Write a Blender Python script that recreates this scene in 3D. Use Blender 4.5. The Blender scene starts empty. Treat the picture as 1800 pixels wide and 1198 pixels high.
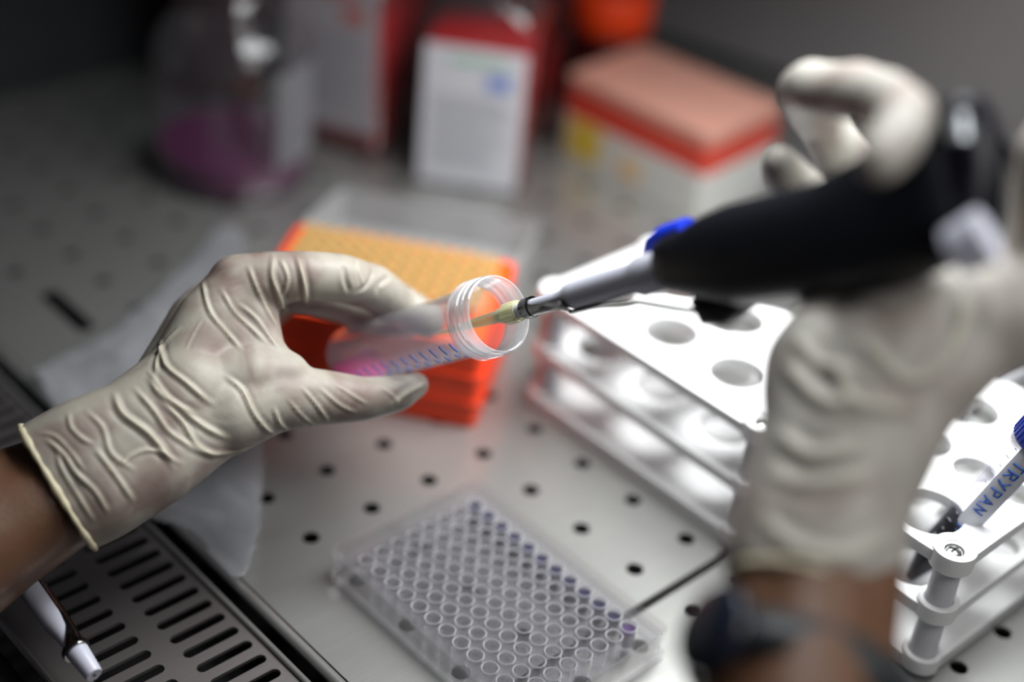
import bpy, bmesh, math, random
import numpy as np
from mathutils import Vector, Matrix
from mathutils.geometry import tessellate_polygon
from mathutils.bvhtree import BVHTree

# ------------------------------------------------------------------ camera, world, light, exposure
SC = bpy.context.scene
COL = SC.collection
MM = 0.001
F_PX = 2703.34
CAM = np.array([-321.2303682767983, -464.07104262393216, 470.0432503631053])
R = np.array([[0.736850633163559, -0.6704904238605194, 0.08656636712616594],
              [-0.3203556462601154, -0.4590472775012273, -0.8286421766515765],
              [0.5953346994047508, 0.5828534880464726, -0.5530446701257203]])
FOCUS = 622.0
cam_data = bpy.data.cameras.new('camera')
cam = bpy.data.objects.new('camera', cam_data)
COL.objects.link(cam)
_m = Matrix.Identity(4)
for _k in range(3):
    _m[_k][0] = R[0][_k]; _m[_k][1] = -R[1][_k]; _m[_k][2] = -R[2][_k]; _m[_k][3] = CAM[_k] * MM
cam.matrix_world = _m
cam_data.sensor_width = 36.0
cam_data.lens = 36.0 * F_PX / 1800.0
cam_data.clip_start = 0.02
cam_data.clip_end = 20
cam_data.dof.use_dof = True
cam_data.dof.focus_distance = FOCUS * MM
cam_data.dof.aperture_fstop = 1.9
SC.camera = cam

world = bpy.data.worlds.new('world')
SC.world = world
world.use_nodes = True
world.node_tree.nodes['Background'].inputs[0].default_value = (0.80, 0.86, 1.0, 1)
world.node_tree.nodes['Background'].inputs[1].default_value = 0.045


def area(name, loc, target, sx, sy, power, color=(1, 1, 1), spread=180):
    l = bpy.data.lights.new(name, 'AREA'); l.shape = 'RECTANGLE'; l.size = sx; l.size_y = sy
    l.energy = power; l.color = color; l.spread = math.radians(spread)
    o = bpy.data.objects.new(name, l); COL.objects.link(o)
    o.location = loc
    o.rotation_euler = (Vector(target) - Vector(loc)).to_track_quat('-Z', 'Y').to_euler()
    return o


area('cabinet_lamp', (0.26, -0.14, 0.42), (0.19, -0.12, 0), 0.26, 0.40, 2.9, (0.97, 0.99, 1.0), 112)
area('hand_fill_light', (0.08, -0.52, 0.46), (0.02, -0.26, 0.14), 0.22, 0.22, 0.42, (1.0, 0.98, 0.96), 120)  # fill light added out of frame to brighten the right hand

SC.view_settings.view_transform = 'Standard'
SC.view_settings.look = 'None'
SC.view_settings.gamma = 1.0
SC.view_settings.exposure = 0.0
SC.view_settings.use_curve_mapping = False
SC.cycles.max_bounces = 10
SC.cycles.transparent_max_bounces = 40
SC.cycles.caustics_reflective = False
SC.cycles.caustics_refractive = False


def P(u, v, D):
    """point (mm) seen at pixel (u, v) at depth D mm"""
    return CAM + R.T @ np.array([(u - 900) / F_PX * D, (v - 599) / F_PX * D, D])


# ------------------------------------------------------------------ materials
def new_mat(name):
    m = bpy.data.materials.new(name); m.use_nodes = True
    return m, m.node_tree, m.node_tree.nodes['Principled BSDF']


def solid(name, col, rough=0.5, metal=0.0, noise=0.0, nscale=60, bump=0.0, bscale=300, spec=0.5,
          sss=0.0, ssr=(1, .3, .15), ssc=0.004, trans=0.0, ior=1.45, aniso=None, coat=0.0):
    m, nt, b = new_mat(name)
    b.inputs['Base Color'].default_value = (*col, 1)
    b.inputs['Roughness'].default_value = rough
    b.inputs['Metallic'].default_value = metal
    b.inputs['Specular IOR Level'].default_value = spec
    b.inputs['IOR'].default_value = ior
    b.inputs['Transmission Weight'].default_value = trans
    b.inputs['Coat Weight'].default_value = coat
    if sss:
        b.inputs['Subsurface Weight'].default_value = sss
        b.inputs['Subsurface Radius'].default_value = ssr
        b.inputs['Subsurface Scale'].default_value = ssc
    tc = nt.nodes.new('ShaderNodeTexCoord')
    if noise:
        n = nt.nodes.new('ShaderNodeTexNoise'); n.inputs['Scale'].default_value = nscale
        n.inputs['Detail'].default_value = 5
        nt.links.new(tc.outputs['Object'], n.inputs['Vector'])
        mx = nt.nodes.new('ShaderNodeMix'); mx.data_type = 'RGBA'
        mx.inputs[6].default_value = (*[c * (1 - noise) for c in col], 1)
        mx.inputs[7].default_value = (*[min(1, c * (1 + noise)) for c in col], 1)
        nt.links.new(n.outputs['Fac'], mx.inputs[0])
        nt.links.new(mx.outputs[2], b.inputs['Base Color'])
    if bump:
        n2 = nt.nodes.new('ShaderNodeTexNoise'); n2.inputs['Scale'].default_value = bscale
        n2.inputs['Detail'].default_value = 4
        nt.links.new(tc.outputs['Object'], n2.inputs['Vector'])
        bp = nt.nodes.new('ShaderNodeBump'); bp.inputs['Strength'].default_value = bump
        bp.inputs['Distance'].default_value = 0.0006
        nt.links.new(n2.outputs['Fac'], bp.inputs['Height'])
        nt.links.new(bp.outputs['Normal'], b.inputs['Normal'])
    return m


def clear(name, tint=(1, 1, 1), haze=0.05, haze_col=(0.8, 0.8, 0.82), rough=0.05, gloss=1.0, ior=1.45):
    """thin clear plastic: see-through, a little milky, glossy towards grazing angles"""
    m, nt, b = new_mat(name)
    out = nt.nodes['Material Output']
    nt.nodes.remove(b)
    tr = nt.nodes.new('ShaderNodeBsdfTransparent'); tr.inputs[0].default_value = (*tint, 1)
    df = nt.nodes.new('ShaderNodeBsdfDiffuse'); df.inputs[0].default_value = (*haze_col, 1)
    tl = nt.nodes.new('ShaderNodeBsdfTranslucent'); tl.inputs[0].default_value = (*haze_col, 1)
    ad = nt.nodes.new('ShaderNodeMixShader'); ad.inputs[0].default_value = 0.5
    nt.links.new(df.outputs[0], ad.inputs[1]); nt.links.new(tl.outputs[0], ad.inputs[2])
    mx = nt.nodes.new('ShaderNodeMixShader'); mx.inputs[0].default_value = haze
    nt.links.new(tr.outputs[0], mx.inputs[1]); nt.links.new(ad.outputs[0], mx.inputs[2])
    gl = nt.nodes.new('ShaderNodeBsdfGlossy'); gl.inputs['Roughness'].default_value = rough
    f1 = nt.nodes.new('ShaderNodeLayerWeight'); f1.inputs['Blend'].default_value = 0.5
    f2 = nt.nodes.new('ShaderNodeMath'); f2.operation = 'POWER'; f2.inputs[1].default_value = 4.0
    nt.links.new(f1.outputs['Facing'], f2.inputs[0])
    fr = nt.nodes.new('ShaderNodeMath'); fr.operation = 'MULTIPLY_ADD'
    fr.inputs[1].default_value = 0.5; fr.inputs[2].default_value = 0.025
    nt.links.new(f2.outputs[0], fr.inputs[0])
    # haze also rises where the wall is seen edge-on (a longer way through the plastic)
    lw = nt.nodes.new('ShaderNodeLayerWeight'); lw.inputs['Blend'].default_value = 0.35
    ma = nt.nodes.new('ShaderNodeMath'); ma.operation = 'MULTIPLY_ADD'
    ma.inputs[1].default_value = min(1, haze * 2.5); ma.inputs[2].default_value = haze
    ma.use_clamp = True
    nt.links.new(lw.outputs['Facing'], ma.inputs[0]); nt.links.new(ma.outputs[0], mx.inputs[0])
    mg = nt.nodes.new('ShaderNodeMath'); mg.operation = 'MULTIPLY'; mg.inputs[1].default_value = gloss
    mg.use_clamp = True
    nt.links.new(fr.outputs[0], mg.inputs[0])
    m2 = nt.nodes.new('ShaderNodeMixShader')
    nt.links.new(mg.outputs[0], m2.inputs[0]); nt.links.new(mx.outputs[0], m2.inputs[1]); nt.links.new(gl.outputs[0], m2.inputs[2])
    nt.links.new(m2.outputs[0], out.inputs[0])
    return m


def brushed(name, col, rough, axis, metal=0.85, stretch=60, amt=0.08):
    m, nt, b = new_mat(name)
    tc = nt.nodes.new('ShaderNodeTexCoord'); mp = nt.nodes.new('ShaderNodeMapping')
    sc = [900, 900, 900]; sc[axis] = 900 / stretch
    mp.inputs['Scale'].default_value = sc
    n = nt.nodes.new('ShaderNodeTexNoise'); n.inputs['Scale'].default_value = 1; n.inputs['Detail'].default_value = 3
    nt.links.new(tc.outputs['Object'], mp.inputs[0]); nt.links.new(mp.outputs[0], n.inputs['Vector'])
    big = nt.nodes.new('ShaderNodeTexNoise'); big.inputs['Scale'].default_value = 9; big.inputs['Detail'].default_value = 3
    nt.links.new(tc.outputs['Object'], big.inputs['Vector'])
    a = nt.nodes.new('ShaderNodeMath'); a.operation = 'ADD'
    nt.links.new(n.outputs['Fac'], a.inputs[0]); nt.links.new(big.outputs['Fac'], a.inputs[1])
    h = nt.nodes.new('ShaderNodeMath'); h.operation = 'MULTIPLY'; h.inputs[1].default_value = 0.5
    nt.links.new(a.outputs[0], h.inputs[0])
    mx = nt.nodes.new('ShaderNodeMix'); mx.data_type = 'RGBA'
    mx.inputs[6].default_value = (*[c * (1 - amt * 2) for c in col], 1)
    mx.inputs[7].default_value = (*[min(1, c * (1 + amt * 2)) for c in col], 1)
    nt.links.new(h.outputs[0], mx.inputs[0]); nt.links.new(mx.outputs[2], b.inputs['Base Color'])
    b.inputs['Metallic'].default_value = metal; b.inputs['Roughness'].default_value = rough
    bp = nt.nodes.new('ShaderNodeBump'); bp.inputs['Strength'].default_value = 0.08; bp.inputs['Distance'].default_value = 0.0003
    nt.links.new(n.outputs['Fac'], bp.inputs['Height']); nt.links.new(bp.outputs['Normal'], b.inputs['Normal'])
    return m


def glove_mat(name, base, under, mott=0.5):
    """latex over skin: patches where the glove clings show the skin's warm tone"""
    m, nt, b = new_mat(name)
    tc = nt.nodes.new('ShaderNodeTexCoord')
    n = nt.nodes.new('ShaderNodeTexNoise'); n.inputs['Scale'].default_value = 38; n.inputs['Detail'].default_value = 3
    n.inputs['Distortion'].default_value = 0.6
    nt.links.new(tc.outputs['Object'], n.inputs['Vector'])
    rp = nt.nodes.new('ShaderNodeValToRGB')
    rp.color_ramp.elements[0].position = 0.42; rp.color_ramp.elements[0].color = (*base, 1)
    rp.color_ramp.elements[1].position = 0.42 + mott * 0.5; rp.color_ramp.elements[1].color = (*under, 1)
    nt.links.new(n.outputs['Fac'], rp.inputs[0])
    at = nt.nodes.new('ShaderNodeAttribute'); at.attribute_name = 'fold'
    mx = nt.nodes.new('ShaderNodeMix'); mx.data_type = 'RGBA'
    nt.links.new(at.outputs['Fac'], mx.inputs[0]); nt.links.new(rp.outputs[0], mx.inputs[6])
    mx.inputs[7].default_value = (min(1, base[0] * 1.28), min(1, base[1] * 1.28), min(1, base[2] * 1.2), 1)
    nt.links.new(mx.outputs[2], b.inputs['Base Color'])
    b.inputs['Roughness'].default_value = 0.5
    b.inputs['Specular IOR Level'].default_value = 0.35
    b.inputs['Subsurface Weight'].default_value = 0.25
    b.inputs['Subsurface Radius'].default_value = (1, .6, .4)
    b.inputs['Subsurface Scale'].default_value = 0.003
    n2 = nt.nodes.new('ShaderNodeTexNoise'); n2.inputs['Scale'].default_value = 120; n2.inputs['Detail'].default_value = 5
    n2.inputs['Distortion'].default_value = 1.2
    nt.links.new(tc.outputs['Object'], n2.inputs['Vector'])
    bp = nt.nodes.new('ShaderNodeBump'); bp.inputs['Strength'].default_value = 0.25; bp.inputs['Distance'].default_value = 0.0006
    nt.links.new(n2.outputs['Fac'], bp.inputs['Height']); nt.links.new(bp.outputs['Normal'], b.inputs['Normal'])
    return m


M = {}
M['steel'] = brushed('perforated_steel', (0.42, 0.42, 0.40), 0.28, 0, metal=0.72)
M['grille'] = brushed('grille_steel', (0.36, 0.33, 0.325), 0.30, 0, metal=0.85)
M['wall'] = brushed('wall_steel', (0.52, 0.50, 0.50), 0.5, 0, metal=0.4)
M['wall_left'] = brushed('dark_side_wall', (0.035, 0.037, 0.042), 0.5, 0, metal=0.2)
M['dark'] = solid('dark_plenum', (0.012, 0.012, 0.014), 0.7)
M['sill'] = solid('dark_sill', (0.03, 0.032, 0.035), 0.4, noise=.2)
M['gap'] = solid('black_gasket', (0.008, 0.008, 0.01), 0.6)
M['white'] = solid('white_rack_plastic', (0.78, 0.78, 0.78), 0.35, noise=0.02, sss=0.1, ssr=(1, 1, 1))
M['post'] = solid('grey_white_post', (0.62, 0.62, 0.66), 0.4, noise=0.02)
M['screw'] = solid('zinc_screw', (0.5, 0.5, 0.5), 0.25, metal=1.0)
M['recess_shade'] = solid('painted_recess_shade', (0.02, 0.02, 0.02), 0.6)  # black stands in for the shade inside small recesses
M['tube'] = clear('clear_polypropylene', (0.965, 0.965, 0.98), 0.065, (0.75, 0.75, 0.80), 0.08, 1.2)
M['tube_small'] = clear('small_tube_plastic', (0.90, 0.90, 0.92), 0.012, (0.7, 0.7, 0.75), 0.06, 0.5)
M['tuberim'] = clear('tube_rim_plastic', (0.94, 0.94, 0.95), 0.20, (0.86, 0.86, 0.88), 0.06, 1.8)
M['polystyrene'] = clear('clear_polystyrene', (0.975, 0.975, 0.98), 0.045, (0.80, 0.80, 0.84), 0.06, 1.6)
M['well'] = clear('well_plastic', (0.975, 0.975, 0.985), 0.02, (0.82, 0.82, 0.86), 0.08, 1.8)
M['wellrim'] = clear('well_rim_plastic', (0.93, 0.93, 0.95), 0.45, (0.88, 0.88, 0.92), 0.08, 2.0)
M['lid'] = clear('lid_plastic', (0.99, 0.985, 0.985), 0.010, (0.80, 0.78, 0.78), 0.05, 1.2)
M['glass'] = clear('bottle_glass', (0.93, 0.94, 0.95), 0.05, (0.6, 0.6, 0.62), 0.12, 3.0)
M['pink'] = solid('pink_medium', (0.98, 0.015, 0.27), 0.15, sss=0.3, ssr=(1, .2, .5))
M['purple'] = solid('purple_medium', (0.115, 0.010, 0.075), 0.12, noise=.15, nscale=20)
M['red'] = solid('red_medium', (0.60, 0.008, 0.012), 0.12, sss=0.35, ssr=(1, .05, .05), ssc=0.01)
M['deep_red'] = solid('deep_red_medium', (0.05, 0.004, 0.005), 0.15)
M['redglass'] = clear('red_stained_bottle', (0.55, 0.10, 0.10), 0.08, (0.5, 0.1, 0.1), 0.06, 1.3)
M['label'] = solid('label_paper', (0.66, 0.66, 0.70), 0.6, noise=0.03, nscale=30)
M['label_grey'] = solid('label_paper_grey', (0.46, 0.43, 0.46), 0.6, noise=0.06, nscale=30)  # greyer paper for the second bottle's label
M['ink'] = solid('label_ink', (0.30, 0.31, 0.34), 0.6)
M['ink_blue'] = solid('label_blue_ink', (0.20, 0.28, 0.62), 0.6)
M['ink_green'] = solid('label_green_ink', (0.35, 0.55, 0.42), 0.6)
M['ink_red'] = solid('label_red_ink', (0.55, 0.18, 0.16), 0.6)
M['orange'] = solid('orange_red_plastic', (0.90, 0.055, 0.006), 0.38, noise=0.05, nscale=40, sss=0.15, ssr=(1, .2, .05))
M['orange_tray'] = solid('orange_tray_plastic', (0.92, 0.11, 0.012), 0.35, noise=0.04)
M['yellow_tip'] = solid('yellow_tip_plastic', (0.66, 0.45, 0.17), 0.35, sss=0.2, ssr=(1, .7, .3))
M['box_red'] = solid('red_tray_band', (0.60, 0.06, 0.035), 0.4, noise=0.04)
M['box_white'] = solid('white_box_plastic', (0.60, 0.60, 0.56), 0.45, noise=0.03)
M['lid_frost'] = clear('frosted_lid_plastic', (0.93, 0.93, 0.93), 0.28, (0.80, 0.80, 0.80), 0.12, 1.6)
M['lid_pink'] = solid('frosted_pink_lid', (0.52, 0.26, 0.20), 0.35, noise=0.05, sss=0.2, ssr=(1, .4, .3))
M['yellow_sticker'] = solid('yellow_sticker', (0.62, 0.46, 0.06), 0.5)
M['orange_sticker'] = solid('pale_orange_sticker', (0.70, 0.48, 0.24), 0.5)
M['cap_orange'] = solid('orange_cap', (0.85, 0.06, 0.008), 0.4, noise=.04)
M['grey_plastic'] = solid('lavender_grey_plastic', (0.60, 0.61, 0.70), 0.32, noise=.02)
M['nozzle'] = solid('nozzle_plastic', (0.56, 0.57, 0.66), 0.35)
M['black'] = solid('black_grip_plastic', (0.006, 0.007, 0.011), 0.42, noise=.15)
M['black_gloss'] = solid('black_gloss_plastic', (0.005, 0.005, 0.009), 0.30, spec=0.3)
M['metal_dark'] = solid('polished_steel_ejector', (0.13, 0.13, 0.125), 0.14, metal=1.0)
M['silver'] = solid('silver_patch_metal', (0.5, 0.54, 0.58), 0.3, metal=0.8)
M['blue'] = solid('blue_plastic', (0.01, 0.04, 0.62), 0.35)
M['blue_cap'] = solid('blue_screw_cap', (0.008, 0.025, 0.24), 0.4, bump=0.2)
M['blue_ink'] = solid('blue_marker_ink', (0.02, 0.10, 0.42), 0.5)
M['grad_ink'] = solid('blue_graduation_ink', (0.07, 0.15, 0.42), 0.5)
M['faded_ink'] = solid('faded_blue_print', (0.36, 0.41, 0.56), 0.5)
M['frost'] = solid('frosted_writing_patch', (0.50, 0.51, 0.56), 0.55, noise=.04, nscale=400)
M['grey_ink'] = solid('grey_graduation_ink', (0.20, 0.20, 0.24), 0.5)
M['trypan'] = solid('dark_blue_dye', (0.006, 0.006, 0.010), 0.5, spec=0.15)
M['navy'] = solid('navy_dye', (0.008, 0.008, 0.04), 0.25)
M['violet'] = solid('violet_dye', (0.045, 0.015, 0.09), 0.25)
M['tip_clear'] = clear('yellow_tip_clear', (0.95, 0.94, 0.78), 0.22, (0.88, 0.88, 0.68), 0.10, 1.4)
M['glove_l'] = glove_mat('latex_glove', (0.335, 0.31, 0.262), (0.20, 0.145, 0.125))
M['glove_r'] = glove_mat('latex_glove_lit', (0.37, 0.355, 0.32), (0.29, 0.24, 0.215))  # same latex as the left glove, stronger light put into its colour
M['cuff'] = solid('rolled_latex_bead', (0.58, 0.52, 0.36), 0.45, sss=.2, ssr=(1, .8, .5))
M['skin'] = solid('brown_skin', (0.12, 0.056, 0.028), 0.5, noise=0.18, nscale=45, bump=0.25, bscale=500, sss=0.15, ssc=0.003)
M['strap'] = solid('dark_watch_strap', (0.020, 0.024, 0.026), 0.45, noise=.3, nscale=90)
M['watch_blue'] = solid('dark_blue_watch_case', (0.012, 0.016, 0.028), 0.3)
M['film'] = clear('clear_plastic_film', (0.93, 0.93, 0.95), 0.16, (0.72, 0.73, 0.76), 0.12, 1.3)
M['rod'] = solid('pale_grey_rod', (0.42, 0.42, 0.44), 0.35)

# ------------------------------------------------------------------ mesh helpers (all in millimetres)
I4 = Matrix.Identity(4)


def T(x, y, z): return Matrix.Translation((x, y, z))


def axis_matrix(p, d, roll=None):
    """local z runs along d, origin p; local x is towards roll as far as possible"""
    z = Vector(d).normalized()
    r = Vector(roll) if roll is not None else (Vector((0, 0, 1)) if abs(z.z) < .9 else Vector((1, 0, 0)))
    x = (r - z * r.dot(z)).normalized(); y = z.cross(x)
    m = Matrix.Identity(4)
    for k in range(3):
        m[k][0] = x[k]; m[k][1] = y[k]; m[k][2] = z[k]; m[k][3] = p[k]
    return m


class MB:
    def __init__(s, mat=None): s.v = []; s.f = []; s.m = mat or I4

    def add(s, vs, fs, m=None):
        m = s.m @ m if m is not None else s.m
        o = len(s.v); s.v += [tuple(m @ Vector(p)) for p in vs]; s.f += [tuple(i + o for i in f) for f in fs]
        return s

    def box(s, x0, x1, y0, y1, z0, z1, m=None):
        v = [(x, y, z) for z in (z0, z1) for x, y in ((x0, y0), (x1, y0), (x1, y1), (x0, y1))]
        f = [(3, 2, 1, 0), (4, 5, 6, 7), (0, 1, 5, 4), (1, 2, 6, 5), (2, 3, 7, 6), (3, 0, 4, 7)]
        return s.add(v, f, m)

    def lathe(s, prof, n=48, m=None, closed=False):
        """prof: (r, z) points; r=0 ends close the shape"""
        v = []; f = []; rows = []
        for r, z in prof:
            if r < 1e-6:
                rows.append([len(v)]); v.append((0, 0, z))
            else:
                rows.append(list(range(len(v), len(v) + n)))
                v += [(r * math.cos(2 * math.pi * k / n), r * math.sin(2 * math.pi * k / n), z) for k in range(n)]
        pairs = list(zip(rows[:-1], rows[1:]))
        if closed: pairs.append((rows[-1], rows[0]))
        for a, b in pairs:
            for k in range(n):
                k2 = (k + 1) % n
                if len(a) == 1 and len(b) == 1: continue
                if len(a) == 1: f.append((a[0], b[k2], b[k]))
                elif len(b) == 1: f.append((a[k], a[k2], b[0]))
                else: f.append((a[k], a[k2], b[k2], b[k]))
        return s.add(v, f, m)

    def tube(s, pts, rad, n=12, m=None, flat=1.0, up=None):
        """swept tube with end caps; rad per point; flat squeezes across 'up'"""
        pts = [Vector(p) for p in pts]
        if not hasattr(rad, '__len__'): rad = [rad] * len(pts)
        v = []; f = []
        for i, p in enumerate(pts):
            d = (pts[min(i + 1, len(pts) - 1)] - pts[max(i - 1, 0)]).normalized()
            u = Vector(up) if up is not None else (Vector((0, 0, 1)) if abs(d.z) < .9 else Vector((1, 0, 0)))
            x = (u - d * u.dot(d)).normalized(); y = d.cross(x)
            for k in range(n):
                a = 2 * math.pi * k / n
                v.append(tuple(p + (x * math.cos(a) * flat + y * math.sin(a)) * rad[i]))
        for i in range(len(pts) - 1):
            for k in range(n):
                k2 = (k + 1) % n
                f.append((i * n + k, i * n + k2, (i + 1) * n + k2, (i + 1) * n + k))
        f.append(tuple(reversed(range(n)))); f.append(tuple((len(pts) - 1) * n + k for k in range(n)))
        return s.add(v, f, m)

    def plate(s, outer, holes, z0, z1, m=None):
        """flat plate with real holes"""
        loops = [outer] + holes
        tris = tessellate_polygon([[Vector((x, y, 0)) for x, y in l] for l in loops])
        flat = [p for l in loops for p in l]; n = len(flat)
        v = [(x, y, z1) for x, y in flat] + [(x, y, z0) for x, y in flat]
        f = []
        for t in tris:
            a, b, c = [flat[i] for i in t]
            if (b[0] - a[0]) * (c[1] - a[1]) - (b[1] - a[1]) * (c[0] - a[0]) < 0: t = (t[0], t[2], t[1])
            f.append(tuple(t)); f.append((t[0] + n, t[2] + n, t[1] + n))
        o = 0
        for li, l in enumerate(loops):
            k = len(l)
            ar = sum(l[i][0] * l[(i + 1) % k][1] - l[(i + 1) % k][0] * l[i][1] for i in range(k))
            fwd = (ar > 0) == (li == 0)
            for i in range(k):
                a, b = o + i, o + (i + 1) % k
                f.append((a, a + n, b + n, b) if fwd else (a, b, b + n, a + n))
            o += k
        return s.add(v, f, m)

    def mesh(s, name, inv=None):
        me = bpy.data.meshes.new(name)
        vs = s.v if inv is None else [tuple(inv @ Vector(p)) for p in s.v]
        me.from_pydata([(x * MM, y * MM, z * MM) for x, y, z in vs], [], s.f)
        me.update()
        return me


def finish(me, smooth=35):
    if smooth:
        for p in me.polygons: p.use_smooth = True
        me.set_sharp_from_angle(angle=math.radians(smooth))


def obj(name, mb, mat, parent=None, bevel=0.0, smooth=35, kind=None):
    """link a mesh built in the parent's own coordinates (mm)"""
    me = mb.mesh(name) if isinstance(mb, MB) else mb
    finish(me, smooth)
    me.materials.append(mat)
    o = bpy.data.objects.new(name, me); COL.objects.link(o)
    if parent is not None: o.parent = parent
    if bevel:
        b = o.modifiers.new('bevel', 'BEVEL'); b.width = bevel * MM; b.segments = 2; b.limit_method = 'ANGLE'
        b.angle_limit = math.radians(40)
    if kind: o['kind'] = kind
    return o


def thing(name, label, cat, m=None, group=None):
    o = bpy.data.objects.new(name, None); COL.objects.link(o)
    o.empty_display_size = 0.01
    if m is not None:
        mm = m.copy(); mm.translation = mm.translation * MM
        o.matrix_world = mm
    tag(o, label, cat, group)
    return o


def tag(o, label, cat, group=None):
    o['label'] = label; o['category'] = cat
    if group: o['group'] = group
    return o


def circle(x, y, r, n=24):
    return [(x + r * math.cos(2 * math.pi * k / n), y + r * math.sin(2 * math.pi * k / n)) for k in range(n)]


def slot(x0, x1, y, r, n=8):
    """stadium along x"""
    p = [(x1 - r + r * math.cos(a), y + r * math.sin(a)) for a in [(-.5 + k / n) * math.pi for k in range(n + 1)]]
    p += [(x0 + r + r * math.cos(a), y + r * math.sin(a)) for a in [(.5 + k / n) * math.pi for k in range(n + 1)]]
    return p


def rrect(x0, x1, y0, y1, r, n=6):
    p = []
    for cx, cy, a0 in ((x1 - r, y0 + r, -.5), (x1 - r, y1 - r, 0), (x0 + r, y1 - r, .5), (x0 + r, y0 + r, 1)):
        p += [(cx + r * math.cos((a0 + .5 * k / n) * math.pi), cy + r * math.sin((a0 + .5 * k / n) * math.pi)) for k in range(n + 1)]
    return p


def rotz(x, y, ang_dir):
    """matrix at (x, y) whose local x runs along ang_dir=(dx, dy)"""
    a = math.atan2(ang_dir[1], ang_dir[0])
    return T(x, y, 0) @ Matrix.Rotation(a, 4, 'Z')


# ------------------------------------------------------------------ the cabinet
PITCH = 35.0
XB = 585.0        # back wall
YL = 452.0        # left wall
# main perforated tray
holes = []
for i in range(-1, 17):
    for j in range(-4, 13):
        x, y = i * PITCH, j * PITCH
        if i < 0 or y > YL - 15 or x > XB - 20: continue
        if (i == 0 and j in (5, 6)): continue
        holes.append(circle(x, y, 4.1, 16))
key = [(y, x) for x, y in slot(170, 218, 4, 5.0)]
holes.append(key)
b = MB().plate([(-40, -157), (620, -157), (620, 470), (-40, 470)], holes, -1.5, 0)
b.box(-40, 620, -157, -155.5, -14, -1.4)
obj('floor', b, M['steel'], kind='structure', smooth=30)
# second tray on the right of the seam
holes2 = []
for i in range(0, 16):
    for y in (-175.0, -207.0, -238.0, -269.5, -302.0, -335.0):
        holes2.append(circle(i * PITCH + 2 + (0 if i < 4 else -2), y, 4.1, 16))
b = MB().plate([(-40, -400), (620, -400), (620, -161), (-40, -161)], holes2, -2.3, -0.8)
b.box(-40, 620, -162.5, -161, -14, -2.2)
obj('floor_right', b, M['steel'], kind='structure', smooth=30)
obj('floor_plenum', MB().box(-200, 640, -420, 480, -42, -40), M['dark'], kind='structure')
# rolled lip between the tray and the grille
lip = MB().tube([(-44, -400, 0.2), (-44, 470, 0.2)], 2.6, 12)
lip.tube([(-53, -400, -1.0), (-53, 470, -1.0)], 1.3, 10)
obj('trim_1', lip, M['steel'], kind='structure')
# slotted front grille
gh = []
y = -388.0
while y < 460:
    gh.append(slot(-84, -57.5, y, 2.5)); gh.append(slot(-120, -93.5, y, 2.5)); y += 10.2
g = thing('air_grille', 'slotted stainless steel air intake grille along the front left edge, two columns of slots', 'grille', T(-90, 0, 0))
gb = MB(T(90, 0, 0)).plate([(-133, -400), (-52.5, -400), (-52.5, 470), (-133, 470)], gh, -3.6, -2.0)
obj('slotted_plate', gb, M['grille'], g, bevel=0.5)
gb = MB(T(90, 0, 0)).tube([(-133, -400, -3.4), (-133, 470, -3.4)], 1.8, 10)
obj('rolled_edge', gb, M['grille'], g)
obj('trim_2', MB().box(-260, -136, -420, 480, -22, -14), M['sill'], kind='structure', bevel=2)
# walls
wd = (32, -122)
mw = rotz(571, 299, wd)
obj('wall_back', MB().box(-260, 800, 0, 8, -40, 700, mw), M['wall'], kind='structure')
obj('baseboard_back', MB().box(-260, 800, -7, -0.1, -40, 5, mw), M['sill'], kind='structure', bevel=1)
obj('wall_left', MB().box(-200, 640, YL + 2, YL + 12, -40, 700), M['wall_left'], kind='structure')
obj('baseboard_left', MB().box(-200, 560, YL - 3, YL + 1.9, 0.1, 9), M['sill'], kind='structure', bevel=1)


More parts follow.
